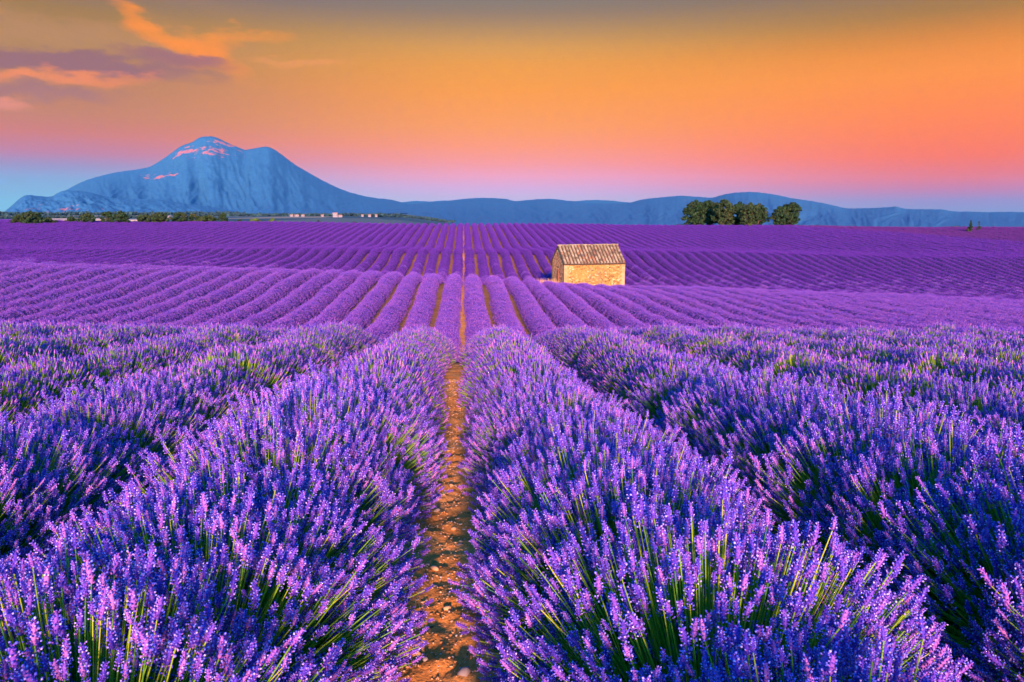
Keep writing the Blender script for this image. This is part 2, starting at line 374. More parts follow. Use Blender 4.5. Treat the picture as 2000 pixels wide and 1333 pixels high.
def grid_mesh(name, xs, ys, zf, mat, smooth=True):
    X, Y = np.meshgrid(xs, ys); Z = zf(X, Y)
    V = np.stack([X, Y, Z], -1).reshape(-1, 3); nx, ny = len(xs), len(ys)
    i = (np.arange(ny - 1)[:, None] * nx + np.arange(nx - 1)[None, :]).ravel()
    return mesh_np(name, V, [np.stack([i, i + 1, i + 1 + nx, i + nx], -1)], mat, None, smooth)
xs = np.concatenate([[-16000, -9000, -5000, -2500, -1200, -600, -350, -220], np.arange(-170, -30, 4.0), np.arange(-30, 40, 1.0), np.arange(40, 204, 4.0), [220, 350, 600, 1200, 2500, 5000, 9000, 16000]])
ys = np.concatenate([[-400, -100, -30, -10], np.arange(-4, 40, 1.0), np.arange(40, 200, 2.0), [210, 225, 250, 300, 360, 450, 600, 900, 1300, 2000, 3200, 5000, 8000, 12000, 16000]])
tag(obj('ground', grid_mesh('ground', xs, ys, lambda x, y: soil(x, y) - .03, M['ground'])), kind='structure')

# ------------------------------------------------------------------ path with its stones
PATH_X, PITCH_X = -0.13, 1.6
rng = np.random.default_rng(5)
def path_z(x, y):
    clod = (fbm(x * 9, y * 9, 4, 3.0) - .5) * .065 + (fbm(x * 40, y * 40, 2, 9.0) - .5) * .022
    return soil(x, y) + clod - .012 * np.cos((x - PATH_X) * 7)
pxs = PATH_X + np.arange(-.46, .4601, .023)
pys = np.concatenate([np.arange(-.2, 7, .03), np.arange(7, 15, .08), np.arange(15, 60, .4), np.arange(60, 162, 1.0)])
path = tag(obj('path', grid_mesh('path', pxs, pys, path_z, M['soil'])), kind='structure')
def rock_mesh(name, seed, mat, flatn=.5, sub=1):
    r = random.Random(seed); t = (1 + 5 ** .5) / 2
    v = [Vector(p).normalized() for p in ((-1, t, 0), (1, t, 0), (-1, -t, 0), (1, -t, 0), (0, -1, t), (0, 1, t), (0, -1, -t), (0, 1, -t), (t, 0, -1), (t, 0, 1), (-t, 0, -1), (-t, 0, 1))]
    f = [(0, 11, 5), (0, 5, 1), (0, 1, 7), (0, 7, 10), (0, 10, 11), (1, 5, 9), (5, 11, 4), (11, 10, 2), (10, 7, 6), (7, 1, 8), (3, 9, 4), (3, 4, 2), (3, 2, 6), (3, 6, 8), (3, 8, 9), (4, 9, 5), (2, 4, 11), (6, 2, 10), (8, 6, 7), (9, 8, 1)]
    V = np.array([p * r.uniform(.7, 1.1) for p in v]) * np.array([1, r.uniform(.6, .85), flatn])
    return V, np.array(f)
rocks = []
for s in range(5):
    V, F = rock_mesh('r', s + 11, None, (.3, .45, .6, .5, .35)[s]); rocks.append(mesh_np('stone', V, [F], M['stone']))
SR = random.Random(8)
stones = [(-.02, 2.35, .042, 2), (-.22, 2.55, .03, 0), (-.10, 2.9, .028, 3), (-.24, 2.05, .035, 0), (-.14, 1.75, .03, 3), (-.18, 3.35, .034, 1), (-.05, 3.7, .03, 0), (-.21, 4.3, .04, 1), (-.12, 4.9, .03, 4)]
for k in range(58):
    y = 1.2 + 6.5 * SR.random() ** 1.3
    stones.append((PATH_X + SR.uniform(-.17, .17), y, SR.uniform(.012, .026), SR.randrange(5)))
for (x, y, s, k) in stones:
    o = obj('stone', rocks[k], path, (x, y, float(path_z(np.array(x), np.array(y))) + s * .12), (SR.uniform(-.2, .2), SR.uniform(-.2, .2), SR.uniform(0, 6.28))); o.scale = (s, s, s)
n = 5200
gx = PATH_X + rng.uniform(-.24, .24, n); gy = .9 + 10 * rng.random(n) ** 1.6; gs = rng.uniform(.0025, .0075, n) * (1 + gy * .06)
gz = path_z(gx, gy); RV, RF = rock_mesh('g', 3, None, .6)
a = rng.uniform(0, 6.28, n); ca, sa = np.cos(a)[:, None], np.sin(a)[:, None]
bx = RV[None, :, 0] * rng.uniform(.7, 1.5, n)[:, None]; by = RV[None, :, 1] * np.ones((n, 1))
GV = np.stack([gx[:, None] + (bx * ca - by * sa) * gs[:, None], gy[:, None] + (bx * sa + by * ca) * gs[:, None], gz[:, None] + RV[None, :, 2] * gs[:, None] + gs[:, None] * .2], -1).reshape(-1, 3)
GF = (RF[None] + (np.arange(n) * len(RV))[:, None, None]).reshape(-1, 3)
tag(obj('gravel', mesh_np('gravel', GV, [GF], M['pebble']), path), kind='stuff')

# ------------------------------------------------------------------ lavender plants
def spike_template(lod, rg):
    """verts, tris, material (0 calyx, 1 corolla) of a flower spike along +Z; length 1, width in units of the length"""
    V, F, m = [], [], []
    def tube(rings, n, mat, tip=True):
        b = len(V)
        for z, r in rings:
            for k in range(n): V.append((r * math.cos(6.2832 * k / n), r * math.sin(6.2832 * k / n), z))
        for i in range(len(rings) - 1):
            for k in range(n):
                a0, a1 = b + i * n + k, b + i * n + (k + 1) % n
                F.append((a0, a1, a1 + n)); F.append((a0, a1 + n, a0 + n)); m.extend((mat, mat))
    def blob(c, r, ax, mat, full=True):
        b = len(V); c = Vector(c); ax = Vector(ax).normalized(); s = ax.orthogonal().normalized(); q = ax.cross(s)
        if full:
            for p in (s, q, -s, -q): V.append(tuple(c + p * r))
            V.append(tuple(c + ax * r * 1.3)); V.append(tuple(c - ax * r * 1.3))
            for k in range(4):
                F.append((b + k, b + (k + 1) % 4, b + 4)); F.append((b + (k + 1) % 4, b + k, b + 5)); m.extend((mat, mat))
        else:
            for k in range(3): V.append(tuple(c + (s * math.cos(2.094 * k) + q * math.sin(2.094 * k)) * r - ax * r * .5))
            V.append(tuple(c + ax * r * 1.3))
            for f in ((0, 1, 3), (1, 2, 3), (2, 0, 3), (0, 2, 1)): F.append(tuple(b + i for i in f)); m.append(mat)
    if lod == 1:
        tube([(0, .04), (.15, .10), (.5, .115), (.8, .09), (1, .03)], 5, 0)
        for wz, cnt in ((-.28, 4), (.06, 5), (.25, 6), (.44, 6), (.63, 6), (.82, 5), (.97, 3)):
            a0 = rg.uniform(0, 6.28)
            for k in range(cnt):
                a = a0 + 6.283 * k / cnt + rg.uniform(-.2, .2); rr = .15 * (1.15 - .45 * max(wz, 0)); z = wz + rg.uniform(-.04, .04)
                d = Vector((math.cos(a), math.sin(a), .75))
                blob((rr * .8 * math.cos(a), rr * .8 * math.sin(a), z), .06, d, 0, False)
                if rg.random() < .52: blob((rr * 1.35 * math.cos(a), rr * 1.35 * math.sin(a), z + .05), rg.uniform(.036, .066), d, 1, True)
    elif lod == 2:
        tube([(0, .06), (.45, .16), (1, .04)], 4, 0)
        for k in range(11):
            a = rg.uniform(0, 6.28); z = rg.uniform(-.1, .98); rr = .18 * (1.1 - .5 * max(z, 0))
            blob((rr * math.cos(a), rr * math.sin(a), z), rg.uniform(.05, .075), (math.cos(a), math.sin(a), .8), 1 if k % 5 < 3 else 0, False)
    elif lod == 3:
        tube([(0, .06), (.45, .17), (1, .04)], 3, 0)
        for k in range(3):
            a = rg.uniform(0, 6.28); z = rg.uniform(.1, .95)
            blob((.15 * math.cos(a), .15 * math.sin(a), z), .10, (math.cos(a), math.sin(a), .8), (1, 2, 2)[k], False)
    else:
        blob((0, 0, .5), .28, (0, 0, 1), 2, False)
    return np.array(V), np.array(F), np.array(m)

AX, AY, AZ = .70, .66, .78
def bush_mesh(lod, seed):
    rg = random.Random(seed); rn = np.random.default_rng(seed)
    n = {1: 1680, 2: 1600, 3: 900, 4: 260}[lod]
    slen = {1: .046, 2: .040, 3: .048, 4: .11}[lod]
    # directions over a dome that reaches low on the sides
    ph = rn.uniform(0, 2 * np.pi, n); cz = rn.uniform(.10, 1.0, n) ** .85
    sn = np.sqrt(1 - cz ** 2)
    D = np.stack([sn * np.cos(ph), sn * np.sin(ph), cz], -1)
    tuft = 1 + .075 * np.sin(ph * 3 + seed) * sn + .06 * np.sin(ph * 5 + 2 * seed + cz * 6)
    rad = np.clip(rn.normal(.96, .06 if lod == 1 else .045, n), .66, 1.10) * (tuft if lod == 1 else .6 * tuft + .4)
    if lod >= 3: rad = np.clip(rad, .82, 1.05)
    T = D * np.array([AX, AY, AZ]) * rad[:, None]; T[:, 2] = np.maximum(T[:, 2], .05 + .05 * rn.random(n))
    B = np.stack([D[:, 0] * .20 * rn.random(n), D[:, 1] * .26 * rn.random(n), .02 + .10 * rn.random(n)], -1)
    C = B * .45 + T * .55 + np.stack([D[:, 0] * .05, D[:, 1] * .05, -.06 * sn + .03 * rn.random(n)], -1)
    tan = T - C; tan /= np.linalg.norm(tan, axis=1)[:, None]
    tan = tan + np.array([0, 0, .22]) + rn.normal(0, .16, (n, 3)); tan /= np.linalg.norm(tan, axis=1)[:, None]
    ref = np.where(np.abs(tan[:, 2:3]) > .9, np.array([[1.0, 0, 0]]), np.array([[0, 0, 1.0]]))
    S = np.cross(ref, tan); S /= np.linalg.norm(S, axis=1)[:, None]; Q = np.cross(tan, S)
    roll = rn.uniform(0, 6.28, n); S2 = S * np.cos(roll)[:, None] + Q * np.sin(roll)[:, None]; Q2 = np.cross(tan, S2)
    L = slen * rn.uniform(.7, 1.35, n)
    Vs, Fs, Ms, off = [], [], [], 0
    nt = {1: 4, 2: 3, 3: 3, 4: 1}[lod]
    for k in range(nt):
        tv, tf, tm = spike_template(lod, rg); idx = np.arange(k, n, nt)
        P = T[idx][:, None, :] + (tv[None, :, 0:1] * S2[idx][:, None, :] + tv[None, :, 1:2] * Q2[idx][:, None, :] + (tv[None, :, 2:3] - .35) * tan[idx][:, None, :]) * L[idx][:, None, None]
        Vs.append(P.reshape(-1, 3)); Fs.append((tf[None] + (off + np.arange(len(idx)) * len(tv))[:, None, None]).reshape(-1, 3)); Ms.append(np.tile(tm, len(idx))); off += len(tv) * len(idx)
    if lod <= 2:          # stems: thin three-sided bent stalks
        w = .0021 if lod == 1 else .003
        ts = (0.25, .65, 1.0); rings = []
        for tt in ts:
            c = B * (1 - tt) ** 2 + C * 2 * tt * (1 - tt) + (T - tan * (L * .3)[:, None]) * tt ** 2
            for k in range(3):
                rings.append(c + (S2 * math.cos(2.094 * k) + Q2 * math.sin(2.094 * k)) * w)
        P = np.stack(rings, 1); tf = []
        for i in range(2):
            for k in range(3):
                a0, a1 = i * 3 + k, i * 3 + (k + 1) % 3; tf += [(a0, a1, a1 + 3), (a0, a1 + 3, a0 + 3)]
        tf = np.array(tf); Vs.append(P.reshape(-1, 3)); Fs.append((tf[None] + (off + np.arange(n) * 9)[:, None, None]).reshape(-1, 3)); Ms.append(np.full(n * len(tf), 3)); off += n * 9
        # leaves: narrow blades in the heart of the plant
        nl = 900 if lod == 1 else 420
        ph = rn.uniform(0, 2 * np.pi, nl); cz = rn.uniform(.05, 1, nl); sn = np.sqrt(1 - cz ** 2)
        d = np.stack([sn * np.cos(ph), sn * np.sin(ph), cz], -1); base = d * np.array([AX, AY, AZ]) * rn.uniform(.34, .62, nl)[:, None]
        dd = d + rn.normal(0, .3, (nl, 3)) + np.array([0, 0, .3]); dd /= np.linalg.norm(dd, axis=1)[:, None]
        sd_ = np.cross(dd, rn.normal(0, 1, (nl, 3))); sd_ /= np.linalg.norm(sd_, axis=1)[:, None]
        ll = rn.uniform(.05, .13, nl)[:, None]; ww = (.0035 if lod == 1 else .006)
        P = np.stack([base - sd_ * ww, base + sd_ * ww, base + dd * ll * .6 + sd_ * ww, base + dd * ll, base + dd * ll * .6 - sd_ * ww], 1)
        tf = np.array([(0, 1, 2), (0, 2, 4), (4, 2, 3)])
        Vs.append(P.reshape(-1, 3)); Fs.append((tf[None] + (off + np.arange(nl) * 5)[:, None, None]).reshape(-1, 3)); Ms.append(np.full(nl * 3, 4)); off += nl * 5
    # the dense heart of the plant; inner shade painted dark beyond the nearest plants
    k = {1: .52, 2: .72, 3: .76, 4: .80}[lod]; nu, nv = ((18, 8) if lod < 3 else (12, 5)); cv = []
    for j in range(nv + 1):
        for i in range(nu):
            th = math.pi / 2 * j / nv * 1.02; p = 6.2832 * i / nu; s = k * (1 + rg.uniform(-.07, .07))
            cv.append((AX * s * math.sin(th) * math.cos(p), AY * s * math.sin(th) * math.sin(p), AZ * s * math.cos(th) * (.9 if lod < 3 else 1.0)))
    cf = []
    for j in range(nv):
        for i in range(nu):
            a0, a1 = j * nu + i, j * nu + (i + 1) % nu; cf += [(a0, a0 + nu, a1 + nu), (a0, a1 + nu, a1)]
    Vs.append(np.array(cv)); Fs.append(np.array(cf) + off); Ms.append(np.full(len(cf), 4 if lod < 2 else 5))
    return mesh_np('lavender_bush', np.concatenate(Vs), [np.concatenate(Fs)], [M['calyx'], M['corolla'], M['mass'], M['stem'], M['leaf'], M['shade_heart']], [np.concatenate(Ms)])
BUSH = {1: [bush_mesh(1, s) for s in (1, 2, 3)], 2: [bush_mesh(2, s) for s in (4, 5, 6)], 3: [bush_mesh(3, s) for s in (7, 8, 9)], 4: [bush_mesh(4, s) for s in (10, 11, 12)]}

def scatter_group(name, sources):
    ng = bpy.data.node_groups.new(name, 'GeometryNodeTree'); n, l = ng.nodes, ng.links
    ng.interface.new_socket('Geometry', in_out='INPUT', socket_type='NodeSocketGeometry'); ng.interface.new_socket('Geometry', in_out='OUTPUT', socket_type='NodeSocketGeometry')
    gi = n.new('NodeGroupInput'); go = n.new('NodeGroupOutput'); jn = n.new('GeometryNodeJoinGeometry')
    for s in sources:
        oi = n.new('GeometryNodeObjectInfo'); oi.transform_space = 'ORIGINAL'; oi.inputs['Object'].default_value = s; oi.inputs['As Instance'].default_value = False
        g2 = n.new('GeometryNodeGeometryToInstance'); l.new(oi.outputs['Geometry'], g2.inputs[0]); l.new(g2.outputs[0], jn.inputs[0])
    ip = n.new('GeometryNodeInstanceOnPoints'); ip.inputs['Pick Instance'].default_value = True
    def attr(nm, dt):
        a = n.new('GeometryNodeInputNamedAttribute'); a.data_type = dt; a.inputs['Name'].default_value = nm
        return a.outputs['Attribute']
    l.new(gi.outputs[0], ip.inputs['Points']); l.new(jn.outputs[0], ip.inputs['Instance'])
    l.new(attr('pick', 'INT'), ip.inputs['Instance Index']); l.new(attr('turn', 'FLOAT_VECTOR'), ip.inputs['Rotation']); l.new(attr('size', 'FLOAT_VECTOR'), ip.inputs['Scale'])
    l.new(ip.outputs[0], go.inputs[0])
    return ng
def points_mesh(P, turn, size, pick):
    me = bpy.data.meshes.new('blossom'); me.vertices.add(len(P)); me.vertices.foreach_set('co', np.asarray(P, np.float32).ravel())
    for nm, dt, key, arr in (('turn', 'FLOAT_VECTOR', 'vector', turn), ('size', 'FLOAT_VECTOR', 'vector', size), ('pick', 'INT', 'value', pick)):
        a = me.attributes.new(nm, dt, 'POINT'); a.data.foreach_set(key, np.asarray(arr, np.int32 if dt == 'INT' else np.float32).ravel())
    me.update()
    return me

HUT_X, HUT_Y = at(1147, 540, 67.2).x, at(1147, 540, 67.2).y
HUT_RZ = R(9.7); HUT_W, HUT_D, HUT_WALL, HUT_RISE = 6.0, 4.1, 2.98, 1.56
def in_hut(x, y, mx=.75, my=.8):
    c, s = math.cos(HUT_RZ), math.sin(HUT_RZ); dx, dy = x - HUT_X, y - HUT_Y
    u = dx * c + dy * s; v = -dx * s + dy * c
    return (np.abs(u) < HUT_W / 2 + mx) & (np.abs(v) < HUT_D / 2 + my)

ONES = ['', 'first', 'second', 'third', 'fourth', 'fifth', 'sixth', 'seventh', 'eighth', 'ninth', 'tenth', 'eleventh', 'twelfth', 'thirteenth', 'fourteenth', 'fifteenth', 'sixteenth', 'seventeenth', 'eighteenth', 'nineteenth']
TENS = {2: ('twenty', 'twentieth'), 3: ('thirty', 'thirtieth'), 4: ('forty', 'fortieth'), 5: ('fifty', 'fiftieth'), 6: ('sixty', 'sixtieth'), 7: ('seventy', 'seventieth'), 8: ('eighty', 'eightieth'), 9: ('ninety', 'ninetieth')}
def ordinal(k):
    if k < 20: return ONES[k]
    return TENS[k // 10][1] if k % 10 == 0 else TENS[k // 10][0] + '-' + ONES[k % 10]

STEP = .55
FIELD_END = 160.0
rowrng = np.random.default_rng(42)
def row_x(k, y):
    edge = (.02 if k == 1 else -.02 if k == -1 else 0) * np.clip((9 - np.asarray(y)) / 5, 0, 1)
    edge = edge - (.04 if k == 1 else -.04 if k == -1 else 0) * np.clip((np.asarray(y) - 14) / 8, 0, 1)
    return edge + PATH_X + PITCH_X * (k - .5 if k > 0 else k + .5) + .045 * np.clip(np.asarray(y) / 20, .3, 1) * np.sin(np.asarray(y) * .19 + k * 2.1) + .03 * np.sin(np.asarray(y) * .53 + k)
def xlim(y):          # what the lens can see at y, and a few steps more
    return -(y * .655 + 3.2), y * .868 + 3.4
rows = []
for k in [j for j in range(-70, 92) if j != 0]:
    x0 = PATH_X + PITCH_X * (k - .5 if k > 0 else k + .5)
    yy = np.arange(.25, FIELD_END, STEP); yy = yy + (k * .37 % STEP)
    lo, hi = xlim(yy); yy = yy[(x0 > lo) & (x0 < hi)]
    if len(yy) == 0: continue
    rows.append((k, x0, yy))
near_src, far_src, todo = [], [], []
for k, x0, yy in rows:
    n = len(yy); X = row_x(k, yy) + rowrng.normal(0, .025, n); Yj = yy + rowrng.normal(0, .05, n)
    keep = ~in_hut(X, Yj); X, Yj = X[keep], Yj[keep]; n = len(X)
    if n == 0: continue
    Z = soil(X, Yj) - .02
    big = 1 + .10 * (fbm(Yj * .35 + k * 17.3, Yj * 0 + k, 3, 2.0) - .5) * 2
    if k in (-1, 1): big = np.where(Yj < 9, big * .99, big)
    sz = np.stack([np.clip(rowrng.normal(.97, .035, n), .88, 1.03) * np.where(Yj < 4, 1.0, np.where(Yj < 16, 1.01, np.where(Yj < 58, 1.0, .95))) * np.sqrt(big), np.full(n, 1.02) * rowrng.uniform(.95, 1.08, n), np.clip(rowrng.normal(1.0, .05, n), .86, 1.1) * big], -1)
    side = 'left' if k < 0 else 'right'; a = abs(k)
    root = empty('lavender_row', (float(x0), float(Yj[0]), soil1(x0, Yj[0])))
    if a == 1: lab = 'blooming lavender row bordering the stony path on its %s side' % side
    else: lab = 'lavender row, %s to the %s of the central stony path' % (ordinal(a), side)
    tag(root, lab, 'lavender row', 'parallel lavender rows of the field')
    org = np.array(root.location)
    flip = rowrng.integers(0, 2, n) * math.pi + rowrng.normal(0, .12, n)
    dist = np.hypot(X, Yj)
    lod = np.where(dist < 6.5, 1, np.where(dist < 17.5, 2, np.where(Yj < 56 + 30 * rowrng.random(n), 3, 4)))
    pk = rowrng.integers(0, 3, n)
    spare = []
    for i in range(n):
        make = lod[i] <= 2
        if lod[i] == 3 and len(near_src) < 3 and a <= 4 and Yj[i] < 20 and not spare: make = True
        if lod[i] == 4 and len(far_src) < 3 and a <= 4 and Yj[i] < 66 and len(spare) < 2 and 4 not in [lod[q] for q in spare]: make = True
        if make:
            j = pk[i] if lod[i] <= 2 else (len(near_src) if lod[i] == 3 else len(far_src))
            o = obj('lavender_bush', BUSH[int(lod[i])][int(j)], root, tuple(np.array((X[i], Yj[i], Z[i])) - org), (0, 0, float(flip[i]))); o.scale = tuple(sz[i])
            if lod[i] == 3: near_src.append(o)
            if lod[i] == 4: far_src.append(o)
            if lod[i] > 2: spare.append(i)
    rest = np.array([i for i in range(n) if lod[i] > 2 and i not in spare], int)
    todo.append((root, org, X, Yj, Z, sz, flip, lod, pk, rest))
G3 = scatter_group('plants_in_the_middle_distance', near_src); G4 = scatter_group('plants_far_off', far_src)
for root, org, X, Yj, Z, sz, flip, lod, pk, rest in todo:
    for L_, G in ((3, G3), (4, G4)):
        i = rest[lod[rest] == L_]
        if len(i) == 0: continue
        P = np.stack([X[i], Yj[i], Z[i]], -1) - org
        o = obj('blossom', points_mesh(P, np.stack([flip[i] * 0, flip[i] * 0, flip[i]], -1), sz[i], pk[i]), root); tag(o, kind='stuff')
        md = o.modifiers.new('plants', 'NODES'); md.node_group = G

# ------------------------------------------------------------------ stone hut
def build_hut():
    r = random.Random(77); W, D, H, RI = HUT_W, HUT_D, HUT_WALL, HUT_RISE
    zb = min(soil1(HUT_X + a, HUT_Y + b) for a in (-3, 3) for b in (-2, 2)) - .15
    zt = soil1(HUT_X, HUT_Y)
    hut = empty('stone_hut', (HUT_X, HUT_Y, zt), HUT_RZ)
    tag(hut, 'small ochre stone hut with clay tile gable roof standing among the lavender rows', 'hut')
    g = zb - zt
    mb = MB(); w2, d2 = W / 2, D / 2
    vs = [(-w2, -d2, g), (w2, -d2, g), (w2, d2, g), (-w2, d2, g), (-w2, -d2, H), (w2, -d2, H), (w2, d2, H), (-w2, d2, H), (-w2, 0, H + RI), (w2, 0, H + RI)]
    mb.add(vs, [(0, 1, 5, 4), (1, 2, 6, 9, 5), (2, 3, 7, 6), (3, 0, 4, 8, 7), (4, 5, 9, 8), (6, 7, 8, 9), (3, 2, 1, 0)])
    wall = obj('wall', mb.mesh('wall', M['mortar']), hut)
    # rubble of the long front: courses of uneven stones a little proud of the mortar; patches of old render stay bare
    def course(axis, length, zmax_at, zlo, mat, name, bare):
        m = MB(); z = zlo
        while z < H + RI - .08:
            h = r.uniform(.075, .13); u = -length / 2 + r.uniform(.0, .1)
            while u < length / 2 - .06:
                wd = r.uniform(.08, .22); u1 = min(u + wd, length / 2 - .01); zt_ = z + h * r.uniform(.75, .95)
                cm = (u + u1) / 2
                if zt_ < zmax_at(cm) - .04 and r.random() > bare(cm, z):
                    p = r.uniform(.008, .035)
                    a, b = u + .008, u1 - r.uniform(.006, .02)
                    i = r.uniform(.01, .03)
                    q = [(a, z), (b, z), (b, zt_), (a, zt_)]; q = [(x + r.uniform(-.012, .012), y + r.uniform(-.012, .012)) for x, y in q]
                    cx, cz = (a + b) / 2, (z + zt_) / 2
                    inn = [(x + (cx - x) * .22, y + (cz - y) * .22) for x, y in q]
                    if axis == 'front': V = [(x, -d2 - .001, y) for x, y in q] + [(x, -d2 - p, y) for x, y in inn]
                    else: V = [(-w2 - .001, -x, y) for x, y in q] + [(-w2 - p, -x, y) for x, y in inn]
                    m.add(V, [(4, 5, 6, 7), (0, 1, 5, 4), (1, 2, 6, 5), (2, 3, 7, 6), (3, 0, 4, 7)])
                u = u1
            z += h
        o = obj(name, m.mesh(name, mat), wall); tag(o, kind='stuff')
    def bare_front(u, z):
        v = .25
        if -2.3 < u < -.7 and z > 1.4: v = .72
        if z > H - .35: v = .6
        if u > 1.5 and z > 1.8: v = .5
        return v
    course('front', W - .75, lambda u: H, g + .05, M['rubble'], 'rubble_stones', bare_front)
    course('gable', D - .5, lambda v: H + RI * (1 - abs(v) / d2), g + .05, M['gable'], 'rubble_stones', lambda u, z: .04)
    # quoins: dressed blocks laid long and short up the three corners in view
    def quoin(x0, x1, y0, y1, z0, z1):
        m = MB(); cx, cy, cz = (x0 + x1) / 2, (y0 + y1) / 2, (z0 + z1) / 2
        m.box(x0 - cx, x1 - cx, y0 - cy, y1 - cy, z0 - cz, z1 - cz, 0, .012, r)
        obj('quoin', m.mesh('quoin', M['quoin']), wall, (cx, cy, cz))
    for cx, sx in ((-w2, 1), (w2, -1)):
        z = g + .05; k = 0
        while z < H - .12:
            h = r.uniform(.17, .24); ln = (.42 if k % 2 else .27) * r.uniform(.9, 1.1)
            sd_ = (.24 if k % 2 else .36)
            xa, xb = cx - sx * .045, cx + sx * ln
            quoin(min(xa, xb), max(xa, xb), -d2 - .045, -d2 + sd_, z, min(z + h - .012, H - .03)); z += h; k += 1
    # bricked-up loading door and slit in the left gable
    m = MB()
    for i in range(22):
        z = .72 + i * .075; off = .06 if i % 2 else 0
        for u in (-.20 + off, .02 + off):
            m.box(-w2 - .05, -w2 + .01, u - .10, u + .105, z, z + .062, 0, .004, r)
    obj('bricked_opening', m.mesh('bricked_opening', M['brick']), wall)
    m = MB(); m.box(-w2 - .042, -w2 + .02, -.22, .16, 2.52, 2.62); obj('vent_slit', m.mesh('vent_slit', M['dark']), wall)
    # roof: deck and curved clay tiles laid in columns
    over, ov_g = .13, .09
    sl = math.hypot(d2, RI); ang = math.atan2(RI, d2)
    roof = empty('roof', (0, 0, 0)); roof.parent = hut
    m = MB(); th = .05
    for s in (-1, 1):
        ny, nz = s * math.sin(ang), math.cos(ang)
        top = Vector((0, 0, H + RI + .02)); dn = Vector((0, s * math.cos(ang), -math.sin(ang))) * (sl + over)
        nn = Vector((0, s * math.sin(ang), math.cos(ang))) * th
        vs = []
        for lift in (0.012, 1):
            for x in (-w2 - ov_g, w2 + ov_g):
                for e in (0, 1): vs.append(tuple(Vector((x, 0, 0)) + top + dn * e + nn * lift))
        f = [(0, 1, 3, 2), (4, 6, 7, 5), (0, 4, 5, 1), (2, 3, 7, 6), (1, 5, 7, 3), (0, 2, 6, 4)]
        m.add(vs, f)
    obj('deck', m.mesh('deck', M['deck']), roof)
    cols = 19; cw = (W + 2 * ov_g) / cols; nt = 8; tl = (sl + over) / nt
    def tile_mesh(rad, ln):
        m = MB(); ns = 6; vs = []
        for (y, rr, zz) in ((0, rad * .84, 0), (ln, rad, 0)):
            for q in (rr, rr * .84):
                for i in range(ns + 1):
                    a_ = math.pi * i / ns; vs.append((math.cos(a_) * q, y, math.sin(a_) * q * .8 + zz))
        k = ns + 1; f = []
        for i in range(ns):
            f += [(i, i + 1, 2 * k + i + 1, 2 * k + i), (k + i + 1, k + i, 3 * k + i, 3 * k + i + 1), (2 * k + i, 2 * k + i + 1, 3 * k + i + 1, 3 * k + i), (i + 1, i, k + i, k + i + 1)]
        m.add(vs, f)
        return m.mesh('tile', M['tile'], False)
    tm = tile_mesh(cw * .36, tl * 1.18)
    for s in (-1, 1):
        dn = Vector((0, s * math.cos(ang), -math.sin(ang))); nn = Vector((0, s * math.sin(ang), math.cos(ang)))
        xax = Vector((1, 0, 0)) * (1 if s > 0 else -1)
        for c in range(cols):
            for j in range(nt):
                x = -w2 - ov_g + (c + .5) * cw + r.uniform(-.018, .018)
                p = Vector((x, 0, H + RI + .02)) + nn * (th + .012 + .03 * (1 - 0) + r.uniform(0, .018)) + dn * (j * tl - (.0 if j else -.02))
                tilt = R(4.0)
                yv = (dn + nn * math.tan(tilt)).normalized(); zv = xax.cross(yv)
                rot = Matrix((xax, yv, zv)).transposed().to_4x4() @ Matrix.Rotation(r.uniform(-.05, .05), 4, 'Z')
                o = bpy.data.objects.new('tile', tm); COL.objects.link(o); o.parent = roof
                o.matrix_local = Matrix.Translation(p) @ rot
    rm = tile_mesh(.13, .42)
    nr = 17; step = (W + 2 * ov_g) / nr
    for j in range(nr):
        o = obj('ridge_tile', rm, roof, (-w2 - ov_g + j * step - .01, r.uniform(-.012, .012), H + RI + .09 + r.uniform(-.01, .02)), (0, R(-2), -math.pi / 2 + r.uniform(-.04, .04)))
    # genoise: a row of upturned tiles under the eaves
    m = MB(); m.box(-w2 - .03, w2 + .03, -d2 - .10, -d2 + .02, H - .09, H - .02, 0, .004, r); obj('eaves_course', m.mesh('eaves_course', M['deck']), hut)
build_hut()

def grass_tuft(px, py, dist, rad, h, n, label, name='dry_grass_tuft'):
    r = random.Random(int(px)); p = at(px, py, dist); z = soil1(p.x, p.y); m = MB()
    for _ in range(n):
        a, q = r.uniform(0, 6.28), rad * r.random() ** .5; x, y = math.cos(a) * q, math.sin(a) * q * .6
        hh = h * r.uniform(.5, 1.1); dx, dy = r.uniform(-.2, .2), r.uniform(-.2, .2); w = .018; b = r.uniform(0, 3.14)
        m.add([(x - w * math.cos(b), y - w * math.sin(b), -.05), (x + w * math.cos(b), y + w * math.sin(b), -.05), (x + dx * .5 + w * .6, y + dy * .5, hh * .6), (x + dx, y + dy, hh)], [(0, 1, 2), (0, 2, 3)])
    tag(obj(name, m.mesh(name, M['grass']), None, (p.x, p.y, z)), label, 'grass tuft')
grass_tuft(1066, 552, 60.0, 1.2, 1.0, 700, 'pale dry grass tuft at the gable corner of the stone hut')

